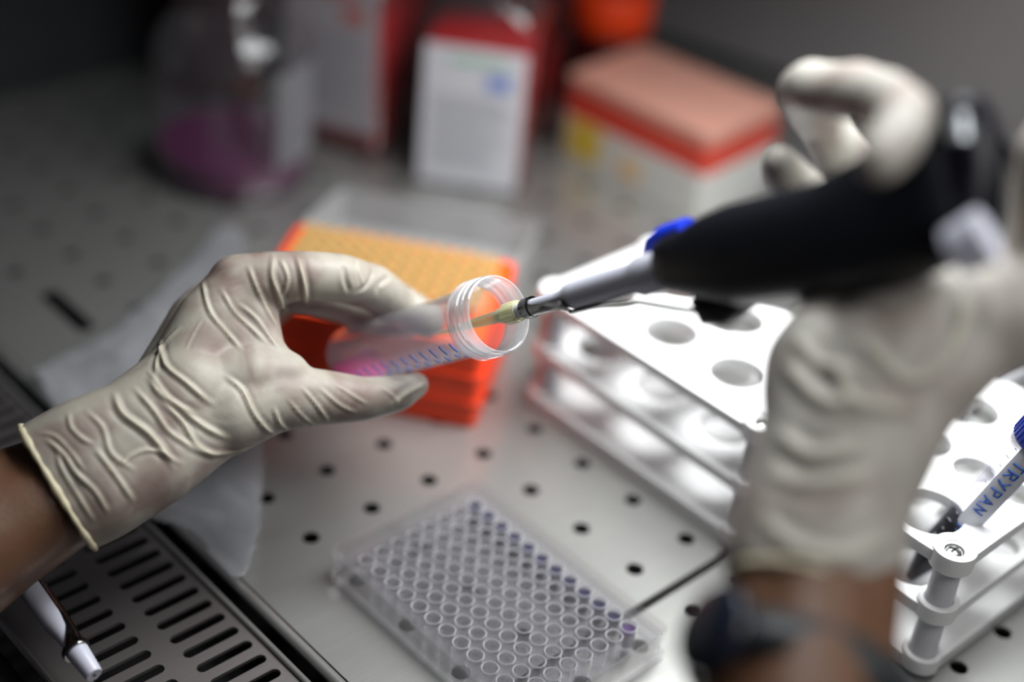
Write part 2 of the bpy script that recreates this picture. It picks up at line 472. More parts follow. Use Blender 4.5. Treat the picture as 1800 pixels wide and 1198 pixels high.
# ------------------------------------------------------------------ tube racks
def make_rack(name, label, x0, x1, y0, y1, holes, ztop=69.0, group=None):
    cx, cy = (x0 + x1) / 2, (y0 + y1) / 2
    t = thing(name, label, 'tube rack', T(cx, cy, 0), group)
    W, L = (x1 - x0) / 2, (y1 - y0) / 2
    hs = [circle(x - cx, y - cy, r, 40) for x, y, r in holes]
    posts = [(sx * (W - 7.5), sy * (L - 7.5)) for sx in (-1, 1) for sy in (-1, 1)]
    th = 5.5
    for nm, zt, hh in (('top_tier', ztop, hs), ('middle_tier', 37.0, hs), ('base', 7.5, [])):
        hp = [circle(px, py, 4.2, 20) for px, py in posts] if nm == 'top_tier' else []
        b = MB().plate(rrect(-W, W, -L, L, 9), hh + hp, zt - th - (1.5 if nm == 'base' else 0), zt)
        for px, py in posts:   # bosses around the posts
            if nm == 'top_tier':
                b.lathe([(4.2, zt - th), (9.2, zt - th - 1.5), (9.2, zt + 1.5), (8.4, zt + 2.2), (6.4, zt + 2.2), (5.6, zt + 1.5), (4.6, zt - 1.0), (4.2, zt - 1.0)], 32, T(px, py, 0), closed=True)
            else:
                b.lathe([(6.3, zt - th), (8.8, zt - th), (8.8, zt + 2.0), (8.0, zt + 2.6), (6.3, zt + 2.6)], 32, T(px, py, 0), closed=True)
        obj(nm, b, M['white'], t, bevel=0.8)
    for px, py in posts:
        for za, zb in ((7.0, 31.0), (38.0, ztop - th - 0.5)):
            obj('post', MB().lathe([(0, za), (6.1, za), (5.6, zb), (0, zb)], 28, T(px, py, 0)), M['post'], t)
        s = obj('screw', MB().lathe([(0, ztop - 2.4), (4.0, ztop - 2.4), (3.8, ztop - 0.6), (2.6, ztop + 0.2), (0, ztop + 0.4)], 24, T(px, py, 0)), M['screw'], t)
        c = MB(T(px, py, 0)).box(-2.4, 2.4, -.5, .5, ztop, ztop + .55).box(-.5, .5, -2.4, 2.4, ztop, ztop + .55)
        obj('cross_recess_shade', c, M['recess_shade'], s)  # bars stand proud of the screw; the slot's shade is their colour
    return t


make_rack('tube_rack', 'white three-tier tube rack with empty holes, below the black pipette',
          152, 240, -163, -14,
          [(180, -38, 13.5), (180, -80, 13.5), (180, -122, 13.5), (216, -50, 13.5), (216, -92, 13.5), (216, -134, 12)], 69.0)
make_rack('tube_rack', 'white three-tier tube rack at the lower right holding the leaning blue-capped tube',
          153, 287, -265, -176,
          [(173, -236, 15.2), (215, -208, 9.5), (214, -231.5, 9.5), (216, -253.5, 8.0), (253, -205, 13), (255, -238, 12.5), (180, -200, 12)], 66.0)


# ------------------------------------------------------------------ screw-cap tube with dye
def centrifuge_tube_dye():
    A = P(1606, 1006, 678); Bp = P(1826, 770, 622)
    d = Bp - A; L = float(np.linalg.norm(d))
    toward = CAM - (A + Bp) / 2
    m = axis_matrix(A, d, toward)      # local x faces the camera
    t = thing('centrifuge_tube', 'small clear tube with blue screw cap and blue handwriting, leaning in the right rack', 'test tube', m)
    r = 8.3
    body = MB().lathe([(0, -6), (2.0, -5.6), (3.4, -3), (7.6, 15), (r, 19), (r, L + 2), (r - 1, L + 2), (r - 1, 19), (6.6, 15), (2.6, -3), (0, -4.5)], 48)
    obj('tube_body', body, M['tube_small'], t)
    obj('dye', MB().lathe([(0, -4.3), (2.2, -3.2), (6.4, 15), (7.1, 19), (7.1, 38), (0, 38)], 36), M['trypan'], t)
    cap = MB()
    n = 60; v = []; f = []
    prof = [(8.6, L - 3), (9.8, L - 3), (10.2, L - 2), (10.2, L + 9), (9.4, L + 10.5), (0, L + 10.5)]
    cap.lathe(prof, 60)
    for k in range(30):
        a = 2 * math.pi * k / 30
        cap.tube([(10.1 * math.cos(a), 10.1 * math.sin(a), L - 2), (10.1 * math.cos(a), 10.1 * math.sin(a), L + 9)], .45, 6)
    obj('screw_cap', cap, M['blue_cap'], t)

    def on(a_deg, z, rr=r + .12):
        a = math.radians(a_deg); return (rr * math.cos(a), rr * math.sin(a), z)
    # frosted writing patch: a strip wrapped on the surface
    v = []; f = []; na = 16
    zs = [40, 42, 44, 88, 91, 92]
    lim = [(0, 50), (-12, 58), (-15, 62), (-15, 62), (-10, 56), (-2, 50)]
    for z, (a0, a1) in zip(zs, lim):
        for k in range(na + 1): v.append(on(a0 + (a1 - a0) * k / na, z, r + .08))
    for i in range(len(zs) - 1):
        for k in range(na):
            q = i * (na + 1) + k; f.append((q, q + 1, q + na + 2, q + na + 1))
    obj('writing_patch', MB().add(v, f), M['frost'], t)
    # handwriting TRYPAN 1: along the patch (letters as pen strokes on the surface)
    glyph = {'T': [[(0, 1), (.8, 1)], [(.4, 1), (.35, 0)]],
             'R': [[(0, 0), (.05, 1)], [(.05, 1), (.6, .95), (.6, .6), (.1, .5)], [(.2, .5), (.7, 0)]],
             'Y': [[(0, 1), (.35, .55)], [(.75, 1), (.2, 0)]],
             'P': [[(.1, 0), (.1, 1)], [(.1, 1), (.6, .95), (.6, .55), (.1, .5)]],
             'A': [[(0, 0), (.35, 1), (.7, 0)], [(.15, .4), (.55, .4)]],
             'N': [[(0, 0), (.1, 1), (.55, .1), (.7, 1)]],
             '1': [[(.3, 1), (.3, 0)]], ':': [[(.2, .75), (.22, .68)], [(.2, .25), (.22, .18)]]}
    w = MB()
    z = 82.0
    h = 5.2
    for ch in 'TRYPAN 1:':
        for st in glyph.get(ch, []):
            # the text runs down the tube away from the cap
            pts = []
            for gx, gy in st:
                zz = z - gx * h; off = (gy - .5) * h
                pts.append(on(math.degrees(off / r) + 14, zz, r + .14))
            dens = []
            for a, c in zip(pts[:-1], pts[1:]):
                for q in range(4): dens.append(tuple(a[i] + (c[i] - a[i]) * q / 4 for i in range(3)))
            dens.append(pts[-1])
            fix = []
            for x, y, zz in dens:
                s = (r + .14) / math.hypot(x, y); fix.append((x * s, y * s, zz))
            w.tube(fix, .42, 6)
        z -= {' ': 6.5, '1': 3.2}.get(ch, 5.6)
    obj('handwriting', w, M['blue_ink'], t)
    gr = MB()
    for k in range(12):
        z0 = 28 + k * 5.2
        ln = 14 if k % 2 == 0 else 8
        gr.tube([on(-22 - q * ln / 4, z0) for q in range(5)], .22, 5)
    obj('graduation_marks', gr, M['grey_ink'], t)
    return t


centrifuge_tube_dye()

# ------------------------------------------------------------------ the held 50 ml tube
MOUTH = P(877, 552, 621); END = P(613, 629, 704)
TD = (END - MOUTH); TL = float(np.linalg.norm(TD)); TDn = TD / TL


def held_tube():
    m = axis_matrix(MOUTH, TD, CAM - MOUTH)   # local z runs from the mouth to the closed end, local x faces the camera
    t = thing('centrifuge_tube', 'wide clear open tube with pink liquid and blue graduations held in the left glove', 'test tube', m)
    ro, e = 14.3, TL
    body = MB().lathe([(15.2, 13), (ro, 14.5), (13.6, e - 2.5), (12.8, e - .8), (11.5, e), (0, e), (0, e - 1.4), (11.2, e - 1.4), (12.5, e - 3), (ro - 1.2, 14), (14.0, 12)], 72)
    obj('tube_body', body, M['tube'], t)
    rim = MB().lathe([(14.9, 0.4), (15.5, 0), (16.2, 0.4), (16.4, 1.4), (16.0, 2.4), (15.6, 3.2), (15.6, 12.0), (15.0, 13.4), (14.1, 12.5), (14.6, 2.2)], 72, closed=True)
    obj('rim', rim, M['tuberim'], t)
    th = MB()
    for ph, z0 in ((0, 3.6), (math.pi, 3.6)):
        pts = []
        n = 60
        for k in range(n + 1):
            a = ph + 2 * math.pi * 1.05 * k / n
            pts.append((15.9 * math.cos(a), 15.9 * math.sin(a), z0 + 7.2 * k / n))
        rads = [0.9 * min(1, 6 * k / n + .2, 6 * (n - k) / n + .2) for k in range(n + 1)]
        th.tube(pts, rads, 8)
    obj('screw_thread', th, M['tuberim'], t)
    obj('collar_ring', MB().lathe([(15.2, 12.6), (16.6, 12.8), (16.8, 13.4), (16.4, 14.0), (14.6, 14.6), (14.4, 13.4)], 72, closed=True), M['tuberim'], t)
    # pink liquid lying on the lower side of the closed end: world-horizontal surface
    inv = m.inverted().to_3x3(); up = inv @ Vector((0, 0, 1))
    low = m @ Vector((0, 0, e - 1.4)); ri = 12.4
    bm = bmesh.new()
    me = MB().lathe([(0, e - 1.6), (10.8, e - 1.6), (12.2, e - 3.2), (ri, e - 8), (ri, e - 60), (0, e - 60)], 48).mesh('tmp')
    bm.from_mesh(me); bpy.data.meshes.remove(me)
    # cut by the horizontal plane through a point a little above the lowest corner
    lowpt = Vector((0, 0, e - 1.6)) - (up - Vector((0, 0, up.z))).normalized() * 12.0
    cut = lowpt + up * 9.5
    g = bmesh.ops.bisect_plane(bm, geom=bm.verts[:] + bm.edges[:] + bm.faces[:], plane_co=cut * MM, plane_no=up, clear_outer=True)
    bmesh.ops.holes_fill(bm, edges=[q for q in bm.edges if q.is_boundary])
    bmesh.ops.recalc_face_normals(bm, faces=bm.faces)
    lm = bpy.data.meshes.new('pink_liquid'); bm.to_mesh(lm); bm.free()
    obj('pink_liquid', lm, M['pink'], t)
    # printed scale on the side that faces down and towards the camera
    inv3 = inv
    down = inv3 @ Vector(tuple(R[1]))           # camera down, in the tube's own axes
    a_dn = math.degrees(math.atan2(down.y, down.x))
    sgn = 1 if a_dn > 0 else -1

    def on(a, z, rr=None):
        rr = rr or (ro - (ro - 13.6) * (z - 14) / (e - 16) + .10)
        a = math.radians(a); return (rr * math.cos(a), rr * math.sin(a), z)
    gr = MB()
    k = 0; z = 20.0
    while z < e - 9:
        gr.tube([on(sgn * (24 + q * 4), z - q * .1) for q in range(6)], .34, 6)
        gr.tube([on(sgn * (50 + q * 4), z + 3.4) for q in range(4)], .24, 6)
        z += 7.0
    obj('graduation_marks', gr, M['grad_ink'], t)
    # numerals of the scale
    nm = MB()
    for z, s in ((20.0, '50'), (34.0, '40'), (48.0, '30'), (62.0, '20'), (76.0, '10')):
        if z > e - 12: continue
        cu = bpy.data.curves.new('numeral', 'FONT'); cu.body = s; cu.size = 4.6; cu.align_x = 'CENTER'; cu.align_y = 'CENTER'
        cu.extrude = 0.0; cu.offset = 0.05
        to = bpy.data.objects.new('numeral', cu); COL.objects.link(to)
        bpy.context.view_layer.update()
        me = bpy.data.meshes.new_from_object(to.evaluated_get(bpy.context.evaluated_depsgraph_get()))
        vs = []
        for q in me.vertices:
            vs.append(on(sgn * (68 + math.degrees(q.co.y / ro)), z - q.co.x * -sgn * -1))
        nm.add(vs, [tuple(p.vertices) for p in me.polygons])
        bpy.data.objects.remove(to); bpy.data.curves.remove(cu); bpy.data.meshes.remove(me)
    obj('numerals', nm, M['grad_ink'], t)
    return t


held_tube()


# ------------------------------------------------------------------ pipette held in the right hand
PIP_O = P(900 + 3.4 / 621 * F_PX, 599 - 12.4 / 621 * F_PX, 621)
PIP_D = R.T @ np.array([.628, -.163, -.76]); PIP_D /= np.linalg.norm(PIP_D)
PIP_UP = R.T @ np.array([-.16, -1.0, 0.08])


def pipette():
    m = axis_matrix(PIP_O, PIP_D, PIP_UP)   # local z up the pipette, local x towards the top of the photo
    t = thing('pipette', 'black-bodied pipette with yellow tip held in the right glove, its tip inside the open tube', 'pipette', m)
    tip = MB().lathe([(0.5, -58), (1.0, -50), (1.9, -32), (2.2, -30), (2.7, -14), (3.2, -12.8), (3.35, -9), (4.3, -8.6), (4.4, -1.2), (4.1, -.2), (3.7, -.2), (3.6, -8), (2.9, -10), (2.0, -29), (0.3, -58)], 32, closed=True)
    tp = obj('disposable_tip', tip, M['tip_clear'], t)
    rb = MB()
    for k in range(10):
        a = 2 * math.pi * k / 10
        rb.tube([(4.4 * math.cos(a), 4.4 * math.sin(a), -8.2), (4.4 * math.cos(a), 4.4 * math.sin(a), -1.4)], .28, 6)
    obj('rib', rb, M['tip_clear'], tp)
    obj('nozzle', MB().lathe([(0, -15), (2.1, -15), (2.5, -9), (3.2, -1), (3.3, 30), (0, 30)], 32), M['nozzle'], t)
    obj('ejector_ring', MB().lathe([(3.35, 3.2), (4.2, 3.2), (4.35, 3.8), (4.35, 8.2), (3.9, 8.8), (3.35, 8.8)], 40, closed=True), M['metal_dark'], t)
    # ejector blade hugging the lower side, then swinging out towards the grip
    v = []; f = []
    na = 12
    rows = [(8.0, 80, 3.9), (11, 62, 3.95), (18, 55, 4.1), (25, 55, 4.5), (28, 50, 5.8), (32, 42, 6.4)]
    for z, half, rr in rows:
        for k in range(na + 1):
            a = math.radians(146 - half + 2 * half * k / na); v.append((rr * math.cos(a), rr * math.sin(a), z))
    nr = len(rows)
    for z, half, rr in rows:
        for k in range(na + 1):
            a = math.radians(146 - half + 2 * half * k / na); v.append(((rr - .5) * math.cos(a), (rr - .5) * math.sin(a), z))
    w = na + 1
    for i in range(nr - 1):
        for k in range(na):
            q = i * w + k
            f.append((q, q + 1, q + w + 1, q + w)); o2 = nr * w
            f.append((q + o2, q + w + o2, q + w + 1 + o2, q + 1 + o2))
    eb = MB().add(v, f)
    eb.tube([(-6.2, 0, 30), (-6.8, 0, 50), (-8.8, 0, 66), (-14.5, 0, 84), (-18.5, 0, 98), (-19.5, 0, 112)], [2.0, 1.6, 1.8, 2.2, 2.4, 2.6], 10, flat=.5, up=(1, 0, 0))
    obj('ejector_arm', eb, M['metal_dark'], t)
    obj('lower_shaft', MB().lathe([(0, 24), (3.4, 24), (3.6, 27), (5.3, 32), (5.7, 36), (6.0, 67), (7.7, 71), (7.9, 90), (0, 90)], 48), M['grey_plastic'], t)
    ring = MB().tube([(6.5, -4, 72), (10, -4.5, 76), (12, -4.5, 82), (12.5, -4, 94)], [3.2, 5.4, 5.8, 5.4], 16, flat=.8, up=(1, 0, 0))
    ring.lathe([(7.7, 86), (9.0, 86), (9.0, 90), (7.7, 90)], 36, closed=True)
    obj('blue_collar', ring, M['blue'], t)
    # grip: elliptical sections (z, centre_x, rx, ry)
    secs = [(84, 1, 7, 7), (86, 1, 9.6, 9.6), (92, 0.5, 11.2, 10.6), (98, -.5, 12.6, 11.5), (108, -1.2, 15.6, 13), (120, -2.5, 18, 14),
            (140, -4, 18.6, 14.5), (160, -5.5, 19.5, 15), (176, -4.5, 21.5, 15), (190, -2, 22.5, 14), (202, -1, 21.5, 12.5), (210, -1, 18, 10), (213, -1, 12, 6)]
    v = []; f = []; n = 40
    for z, cx, rx, ry in secs:
        for k in range(n):
            a = 2 * math.pi * k / n; c, s = math.cos(a), math.sin(a)
            pw = .8
            v.append((cx + rx * math.copysign(abs(c) ** pw, c), ry * math.copysign(abs(s) ** pw, s), z))
    for i in range(len(secs) - 1):
        for k in range(n):
            k2 = (k + 1) % n; f.append((i * n + k, i * n + k2, (i + 1) * n + k2, (i + 1) * n + k))
    f.append(tuple(reversed(range(n)))); f.append(tuple((len(secs) - 1) * n + k for k in range(n)))
    gb = MB().add(v, f)
    gb.tube([(-13, 0, 96), (-19, 0, 100), (-20.5, 0, 108), (-17, 0, 122)], [3, 5, 5.5, 4], 14)
    obj('grip', gb, M['black'], t, smooth=50)
    # hooked finger rest rising from the head
    mi = m.inverted()
    loc = lambda u, v, D: tuple(mi @ Vector(P(u, v, D)))
    hk = MB().tube([loc(1650, 440, 470), loc(1690, 360, 466), loc(1700, 280, 462), loc(1696, 220, 460), loc(1688, 185, 460), loc(1682, 168, 460)], [14, 13, 11, 9.6, 7.5, 3.5], 24)
    obj('finger_rest', hk, M['black_gloss'], t)
    obj('silver_patch', MB().tube([loc(1684, 200, 450.5), loc(1688, 245, 449.5)], [3.0, 3.4], 16, flat=.5, up=tuple(mi.to_3x3() @ Vector(tuple(R[2])))), M['silver'], t)  # small flattened silver piece on the finger rest
    obj('volume_knob', MB().tube([loc(1676, 442, 452), loc(1738, 412, 446)], [7.5, 8.5], 30), M['grey_plastic'], t)
    return t


pipette()


# second pipette lying on the grille: only its shaft shows
def lying_pipette():
    a = P(166, 1186, 600); c = P(20, 985, 632)
    d = c - a
    m = axis_matrix(a, d, CAM - a)
    t = thing('pipette', 'grey pipette shaft with dark metal ejector lying across the slotted grille at lower left', 'pipette', m)
    obj('nozzle', MB().lathe([(0, 0), (3.2, 0), (3.5, .6), (4.3, 10), (4.6, 13.5), (0, 13.5)], 32), M['nozzle'], t)
    obj('bore_shade', MB().lathe([(0, -.15), (.8, -.15), (.8, .4), (0, .4)], 16), M['recess_shade'], t)  # thin black disc, the hole's shade put into its colour
    obj('ejector_ring', MB().lathe([(4.4, 13), (5.6, 13), (5.9, 14), (5.6, 15.5), (4.4, 16)], 40, closed=True), M['metal_dark'], t)
    sh = MB().lathe([(0, 15), (3.6, 15), (3.9, 22), (5.2, 30), (5.6, 90), (0, 90)], 40)
    obj('shaft', sh, M['grey_plastic'], t)
    v = []; f = []; na = 12
    rows = [(14.5, 178, 5.0), (19, 120, 4.9), (24, 84, 5.2), (32, 76, 5.8), (90, 70, 6.3)]
    for z, half, rr in rows:
        for k in range(na + 1):
            a2 = math.radians(90 + 90 - half + 2 * half * k / na) - math.radians(60)
            v.append((rr * math.cos(a2), rr * math.sin(a2), z))
    w = na + 1
    for i in range(len(rows) - 1):
        for k in range(na): q = i * w + k; f.append((q, q + 1, q + w + 1, q + w))
    obj('ejector_sleeve', MB().add(v, f), M['metal_dark'], t)
    return t


lying_pipette()


# ------------------------------------------------------------------ 96-well plate with lid
def well_plate():
    t = thing('well_plate', 'clear 96-well plate under its lid with dark blue dye along one edge, at front centre', 'well plate', T(33, -123.5, 0))
    W, L, H = 42.75, 63.9, 14.2
    hs = [circle((i - 3.5) * 9, (j - 5.5) * 9, 3.45, 20) for i in range(8) for j in range(12)]
    deck = MB().plate(rrect(-W + 3, W - 3, -L + 3, L - 3, 3), hs, 11.6, 12.6)
    obj('deck', deck, M['polystyrene'], t)
    sk = MB()
    o1 = rrect(-W, W, -L, L, 4); i1 = rrect(-W + 1.2, W - 1.2, -L + 1.2, L - 1.2, 3.4)
    sk.plate(o1, [i1], 0.1, 3.2)
    o2 = rrect(-W + 1.8, W - 1.8, -L + 1.8, L - 1.8, 3.4); i2 = rrect(-W + 3, W - 3, -L + 3, L - 3, 3)
    sk.plate(o2, [i2], 3.2, H)
    obj('skirt', sk, M['polystyrene'], t)
    wm = MB().lathe([(3.30, 13.9), (3.85, 13.9), (3.85, 12.4), (3.75, 3.0), (0, 2.6), (0, 3.3), (3.15, 3.7)], 20, closed=False)
    wm.lathe([(3.15, 3.7), (3.30, 13.9)], 20)
    nrim0 = len(wm.f)
    wm.lathe([(3.2, 13.6), (3.9, 13.6), (3.95, 14.1), (3.6, 14.5), (3.2, 14.1)], 20, closed=True)
    base = None
    lq = MB().lathe([(0, 3.5), (3.05, 3.9), (3.25, 12.2), (0, 11.9)], 20)
    lbase = None
    for j in range(12):
        for i in range(8):
            if base is None:
                o = obj('well', wm, M['well'], t); base = o
                o.data.materials.append(M['wellrim'])
                for fi in range(nrim0, len(o.data.polygons)): o.data.polygons[fi].material_index = 1
            else:
                o = base.copy(); COL.objects.link(o); o.parent = t
            o.location = ((i - 3.5) * 9 * MM, (j - 5.5) * 9 * MM, 0)
            if i == 7:
                if j == 0:
                    d = obj('dye', lq, M['violet'], o); d['label'] = 'violet dye'
                    vb = d
                elif lbase is None:
                    d = obj('dye', MB().lathe([(0, 3.5), (3.05, 3.9), (3.25, 12.2), (0, 11.9)], 20), M['navy'], o); lbase = d
                else:
                    d = lbase.copy(); COL.objects.link(d); d.parent = o
    lid = MB()
    o3 = rrect(-W + .4, W - .4, -L + .4, L - .4, 4.2); i3 = rrect(-W + 1.4, W - 1.4, -L + 1.4, L - 1.4, 3.6)
    lid.plate(o3, [i3], 8.2, 16.4); lid.plate(o3, [], 16.4, 17.4)
    obj('lid', lid, M['lid'], t, bevel=.3)
    return t


well_plate()


# ------------------------------------------------------------------ tip boxes
def red_tip_box():
    m = rotz(43, 81, (.59, -.81))    # local x along the long near side, local y away from it
    t = thing('tip_box', 'open orange-red pipette tip box with yellow tips behind the held tube', 'tip box', m)
    L, W, H = 122, 85, 50
    b = MB().plate(rrect(0, L, 0, W, 5), [rrect(2, L - 2, 2, W - 2, 4)], 0.2, H)
    b.plate(rrect(0, L, 0, W, 5), [], 0.2, 2.0)
    for z in (14, 30):
        b.plate(rrect(-.8, L + .8, -.8, W + .8, 5.5), [rrect(.5, L - .5, .5, W - .5, 5)], z, z + 1.6)
    obj('base', b, M['orange'], t, bevel=.5)
    hs = [circle(11.5 + i * 9, 11 + j * 9, 2.9, 14) for i in range(12) for j in range(8)]
    obj('tray', MB().plate(rrect(2.1, L - 2.1, 2.1, W - 2.1, 4), hs, H - 3, H - 0.6), M['orange_tray'], t)
    lid = MB()
    ml = T(0, W + 1.5, H) @ Matrix.Rotation(math.radians(-13), 4, 'X')
    lid.plate(rrect(0, L, 0, 84, 6), [rrect(1.4, L - 1.4, 1.4, 82.6, 5)], -22, -0.5, ml)
    lid.plate(rrect(0, L, 0, 84, 6), [], -23.2, -22, ml)
    obj('lid', lid, M['lid_frost'], t, bevel=.5)
    obj('hinge', MB().tube([(25, W + .9, H - 1), (97, W + .9, H - 1)], 1.4, 10), M['orange'], t)
    mt = m.copy()
    first = None
    for j in range(2, 8):
        for i in range(12):
            if first is None:
                o = obj('pipette_tip', MB().lathe([(0.6, -38), (2.6, -4), (2.8, 0), (3.9, .3), (4.1, 6.5), (3.7, 6.8), (3.2, 6.2), (2.9, 1)], 14), M['yellow_tip'])
                tag(o, 'yellow pipette tip standing in the tray of the open orange-red box', 'pipette tip', 'yellow pipette tips in the open orange-red box')
                first = o
            else:
                o = first.copy(); COL.objects.link(o)
            p = mt @ Vector((11.5 + i * 9, 11 + j * 9, H - 0.5))
            o.location = p * MM
    return t


red_tip_box()


def closed_tip_box():
    m = rotz(372, 62, (74, 6))       # local x along the short side, local y along the long side
    t = thing('tip_box', 'closed tip box with pink lid, red band and white base behind the pipette', 'tip box', m)
    W, L = 82, 120
    obj('base', MB().plate(rrect(0, W, 0, L, 5), [], 0.2, 33), M['box_white'], t, bevel=1)
    obj('tray_band', MB().plate(rrect(.5, W - .5, .5, L - .5, 5), [], 33, 53), M['box_red'], t, bevel=1)
    obj('lid', MB().plate(rrect(0.2, W - .2, .2, L - .2, 6), [], 53, 60.5), M['lid_pink'], t, bevel=2.5)
    obj('yellow_sticker', MB().box(-.5, -.05, 84, 112, 6, 33), M['yellow_sticker'], t)
    obj('orange_sticker', MB().box(-.5, -.05, 50, 66, 8, 22), M['orange_sticker'], t)
    return t


closed_tip_box()


# ------------------------------------------------------------------ bottles
def bottle_printed(parent, m, w, z0, z1, lab, red=False):
    """paper label with printed lines; m: local x along the face, -y out of it"""
    l = obj('label', MB(m).box(-w / 2, w / 2, -.6, -.15, z0, z1), lab, parent)
    h = z1 - z0
    pr = MB(m)
    rnd = random.Random(5)
    z = z1 - h * .36
    while z > z0 + h * .10:
        pr.box(-w * .40, -w * .40 + w * rnd.uniform(.5, .8), -.75, -.6, z, z + h * .012); z -= h * .034
    obj('printed_lines', pr, M['ink'], l)
    obj('coloured_heading', MB(m).box(-w * .25, w * .3, -.78, -.6, z1 - h * .12, z1 - h * .07), M['ink_red'] if red else M['ink_green'], l)
    obj('blue_mark', MB(m).box(w * .12, w * .36, -.78, -.6, z1 - h * .28, z1 - h * .17), M['ink_red'] if red else M['ink_blue'], l)


def square_bottle(label, x, y, d, w, zl, lab, lw, lz0, lz1, loff=0, red=False, cap='cap_orange', level=88, glass='glass', H=108):
    """x, y: left front base corner; d: direction of the front face"""
    m = rotz(x, y, d)
    t = thing('media_bottle', label, 'bottle', m)
    def sq(s, z, r): return [(px, py, z) for px, py in rrect(w / 2 - s, w / 2 + s, w / 2 - s, w / 2 + s, r)]
    rings = [(w / 2 - 2, .3, 9), (w / 2, 3, 10), (w / 2, H, 10), (w / 2 - 6, H + 12, 12), (w / 2 - 16, H + 22, 14), (16, H + 28, 15.9), (16, H + 40, 15.9)]
    v = []; f = []
    for s, z, r in rings: v += sq(s, z, r)
    n = 28
    for i in range(len(rings) - 1):
        for k in range(n):
            k2 = (k + 1) % n; f.append((i * n + k, i * n + k2, (i + 1) * n + k2, (i + 1) * n + k))
    f.append(tuple(reversed(range(n))))
    obj('bottle_body', MB().add(v, f), M[glass], t, smooth=50)
    v = []; f = []
    rings = [(w / 2 - 3.2, 2.5, 9), (w / 2 - 1.6, 5, 9), (w / 2 - 1.6, level, 9)]
    for s, z, r in rings: v += sq(s, z, r)
    for i in range(2):
        for k in range(n):
            k2 = (k + 1) % n; f.append((i * n + k, i * n + k2, (i + 1) * n + k2, (i + 1) * n + k))
    f.append(tuple(reversed(range(n)))); f.append(tuple(2 * n + k for k in range(n)))
    obj('red_medium', MB().add(v, f), M['red'], t, smooth=50)
    obj('screw_cap', MB().lathe([(0, H + 50), (17, H + 50), (19, H + 48), (19, H + 34), (0, H + 34)], 36, T(w / 2, w / 2, 0)), M[cap], t)
    ml = T(w / 2 + loff, 0, 0)
    bottle_printed(t, ml, lw, lz0, lz1, lab, red)
    return t


square_bottle('square bottle of red liquid with a white printed label, standing behind the open tip box', 256, 207, (.63, -.777), 72, 0, M['label'], 64, 3, 97, 0, level=90)
square_bottle('square bottle of red liquid with a greyish label turned away, beside the round flask', 226, 308, (.42, -.907), 74, 0, M['label_grey'], 66, 16, 118, -1, red=True, level=96)
square_bottle('pale red bottle in the back between the labelled bottle and the pink-lidded box', 343, 236, (.63, -.777), 46, 0, M['redglass'], 20, 30, 50, 0, red=True, level=60, glass='redglass', H=86)


def dark_bottle():
    t = thing('media_bottle', 'dark round bottle of deep red liquid standing behind the clear glass bottle', 'bottle', T(235, 392, 0))
    obj('bottle_body', MB().lathe([(0, .3), (33, .3), (36, 4), (36, 118), (24, 134), (16, 140), (16, 152)], 48), M['redglass'], t, smooth=60)
    obj('red_medium', MB().lathe([(0, 2), (34.5, 3), (34.6, 112), (0, 112)], 48), M['deep_red'], t)
    obj('screw_cap', MB().lathe([(15.8, 150), (18, 148), (18, 166), (16, 168), (0, 168), (0, 152)], 36), M['cap_orange'], t)


dark_bottle()


def short_bottle():
    t = thing('reagent_bottle', 'orange round screw cap bottle at the back behind the pink-lidded box', 'bottle', T(448, 225, 0))
    obj('bottle_body', MB().lathe([(0, .3), (27, .3), (29, 3), (29, 52), (22, 62), (0, 62)], 40), M['redglass'], t)
    obj('screw_cap', MB().lathe([(0, 60), (28, 60), (29, 62), (29, 86), (27, 89), (0, 89)], 48), M['cap_orange'], t, bevel=.6)


short_bottle()


def round_flask():
    t = thing('glass_bottle', 'round clear glass bottle with purple liquid in its bottom, back left', 'bottle', T(170, 281, 0))
    obj('bottle_body', MB().lathe([(0, .4), (44, .4), (48.5, 3), (49, 8), (49, 84), (47, 92), (38, 104), (25, 116), (18.5, 126), (18.5, 146), (20, 150)], 64), M['glass'], t, smooth=60)
    obj('purple_liquid', MB().lathe([(0, 2.2), (44, 2.2), (46.8, 5), (47.2, 9), (47.2, 21), (0, 21)], 64), M['purple'], t)
    obj('pouring_rim', MB().lathe([(18, 147), (21, 147), (22, 150), (20, 153), (18, 152)], 40, closed=True), M['glass'], t)
    # translucent grey panel wrapped on the glass
    v = []; f = []
    n = 16
    for z in (22, 84):
        for k in range(n + 1):
            a = math.radians(-92 + 62 * k / n) ; v.append((49.3 * math.cos(a), 49.3 * math.sin(a), z))
    for k in range(n): f.append((k, k + 1, k + n + 2, k + n + 1))
    obj('frosted_panel', MB().add(v, f), clear('frosted_panel', (.8, .8, .82), .35, (.55, .55, .58), .3, 1), t)
    return t


round_flask()

# rods lying behind the right rack
for k, (ua, va, ub, vb, rad) in enumerate(((1655, 690, 1830, 570, 7), (1700, 706, 1850, 612, 5.5))):
    def gp(u, v, z):
        d = R.T @ np.array([(u - 900) / F_PX, (v - 599) / F_PX, 1.]); q = (z - CAM[2]) / d[2]; return CAM + q * d
    a = gp(ua, va, rad + .3); c = gp(ub, vb, rad + .3)
    m = axis_matrix(a, c - a)
    L = float(np.linalg.norm(c - a))
    t = thing('pipette_shaft', ['pale grey rod-shaped pipette lying behind the right rack, the farther one', 'pale grey rod-shaped pipette lying behind the right rack, the nearer one'][k], 'pipette', m)
    obj('shaft', MB().lathe([(0, -12), (rad * .5, -12), (rad * .8, 2), (rad, 6), (rad, L + 30), (0, L + 30)], 24), M['rod'], t)
    obj('end_cap', MB().lathe([(0, -18), (rad * .35, -18), (rad * .5, -12), (0, -12)], 20), M['yellow_tip'] if k else M['rod'], t)


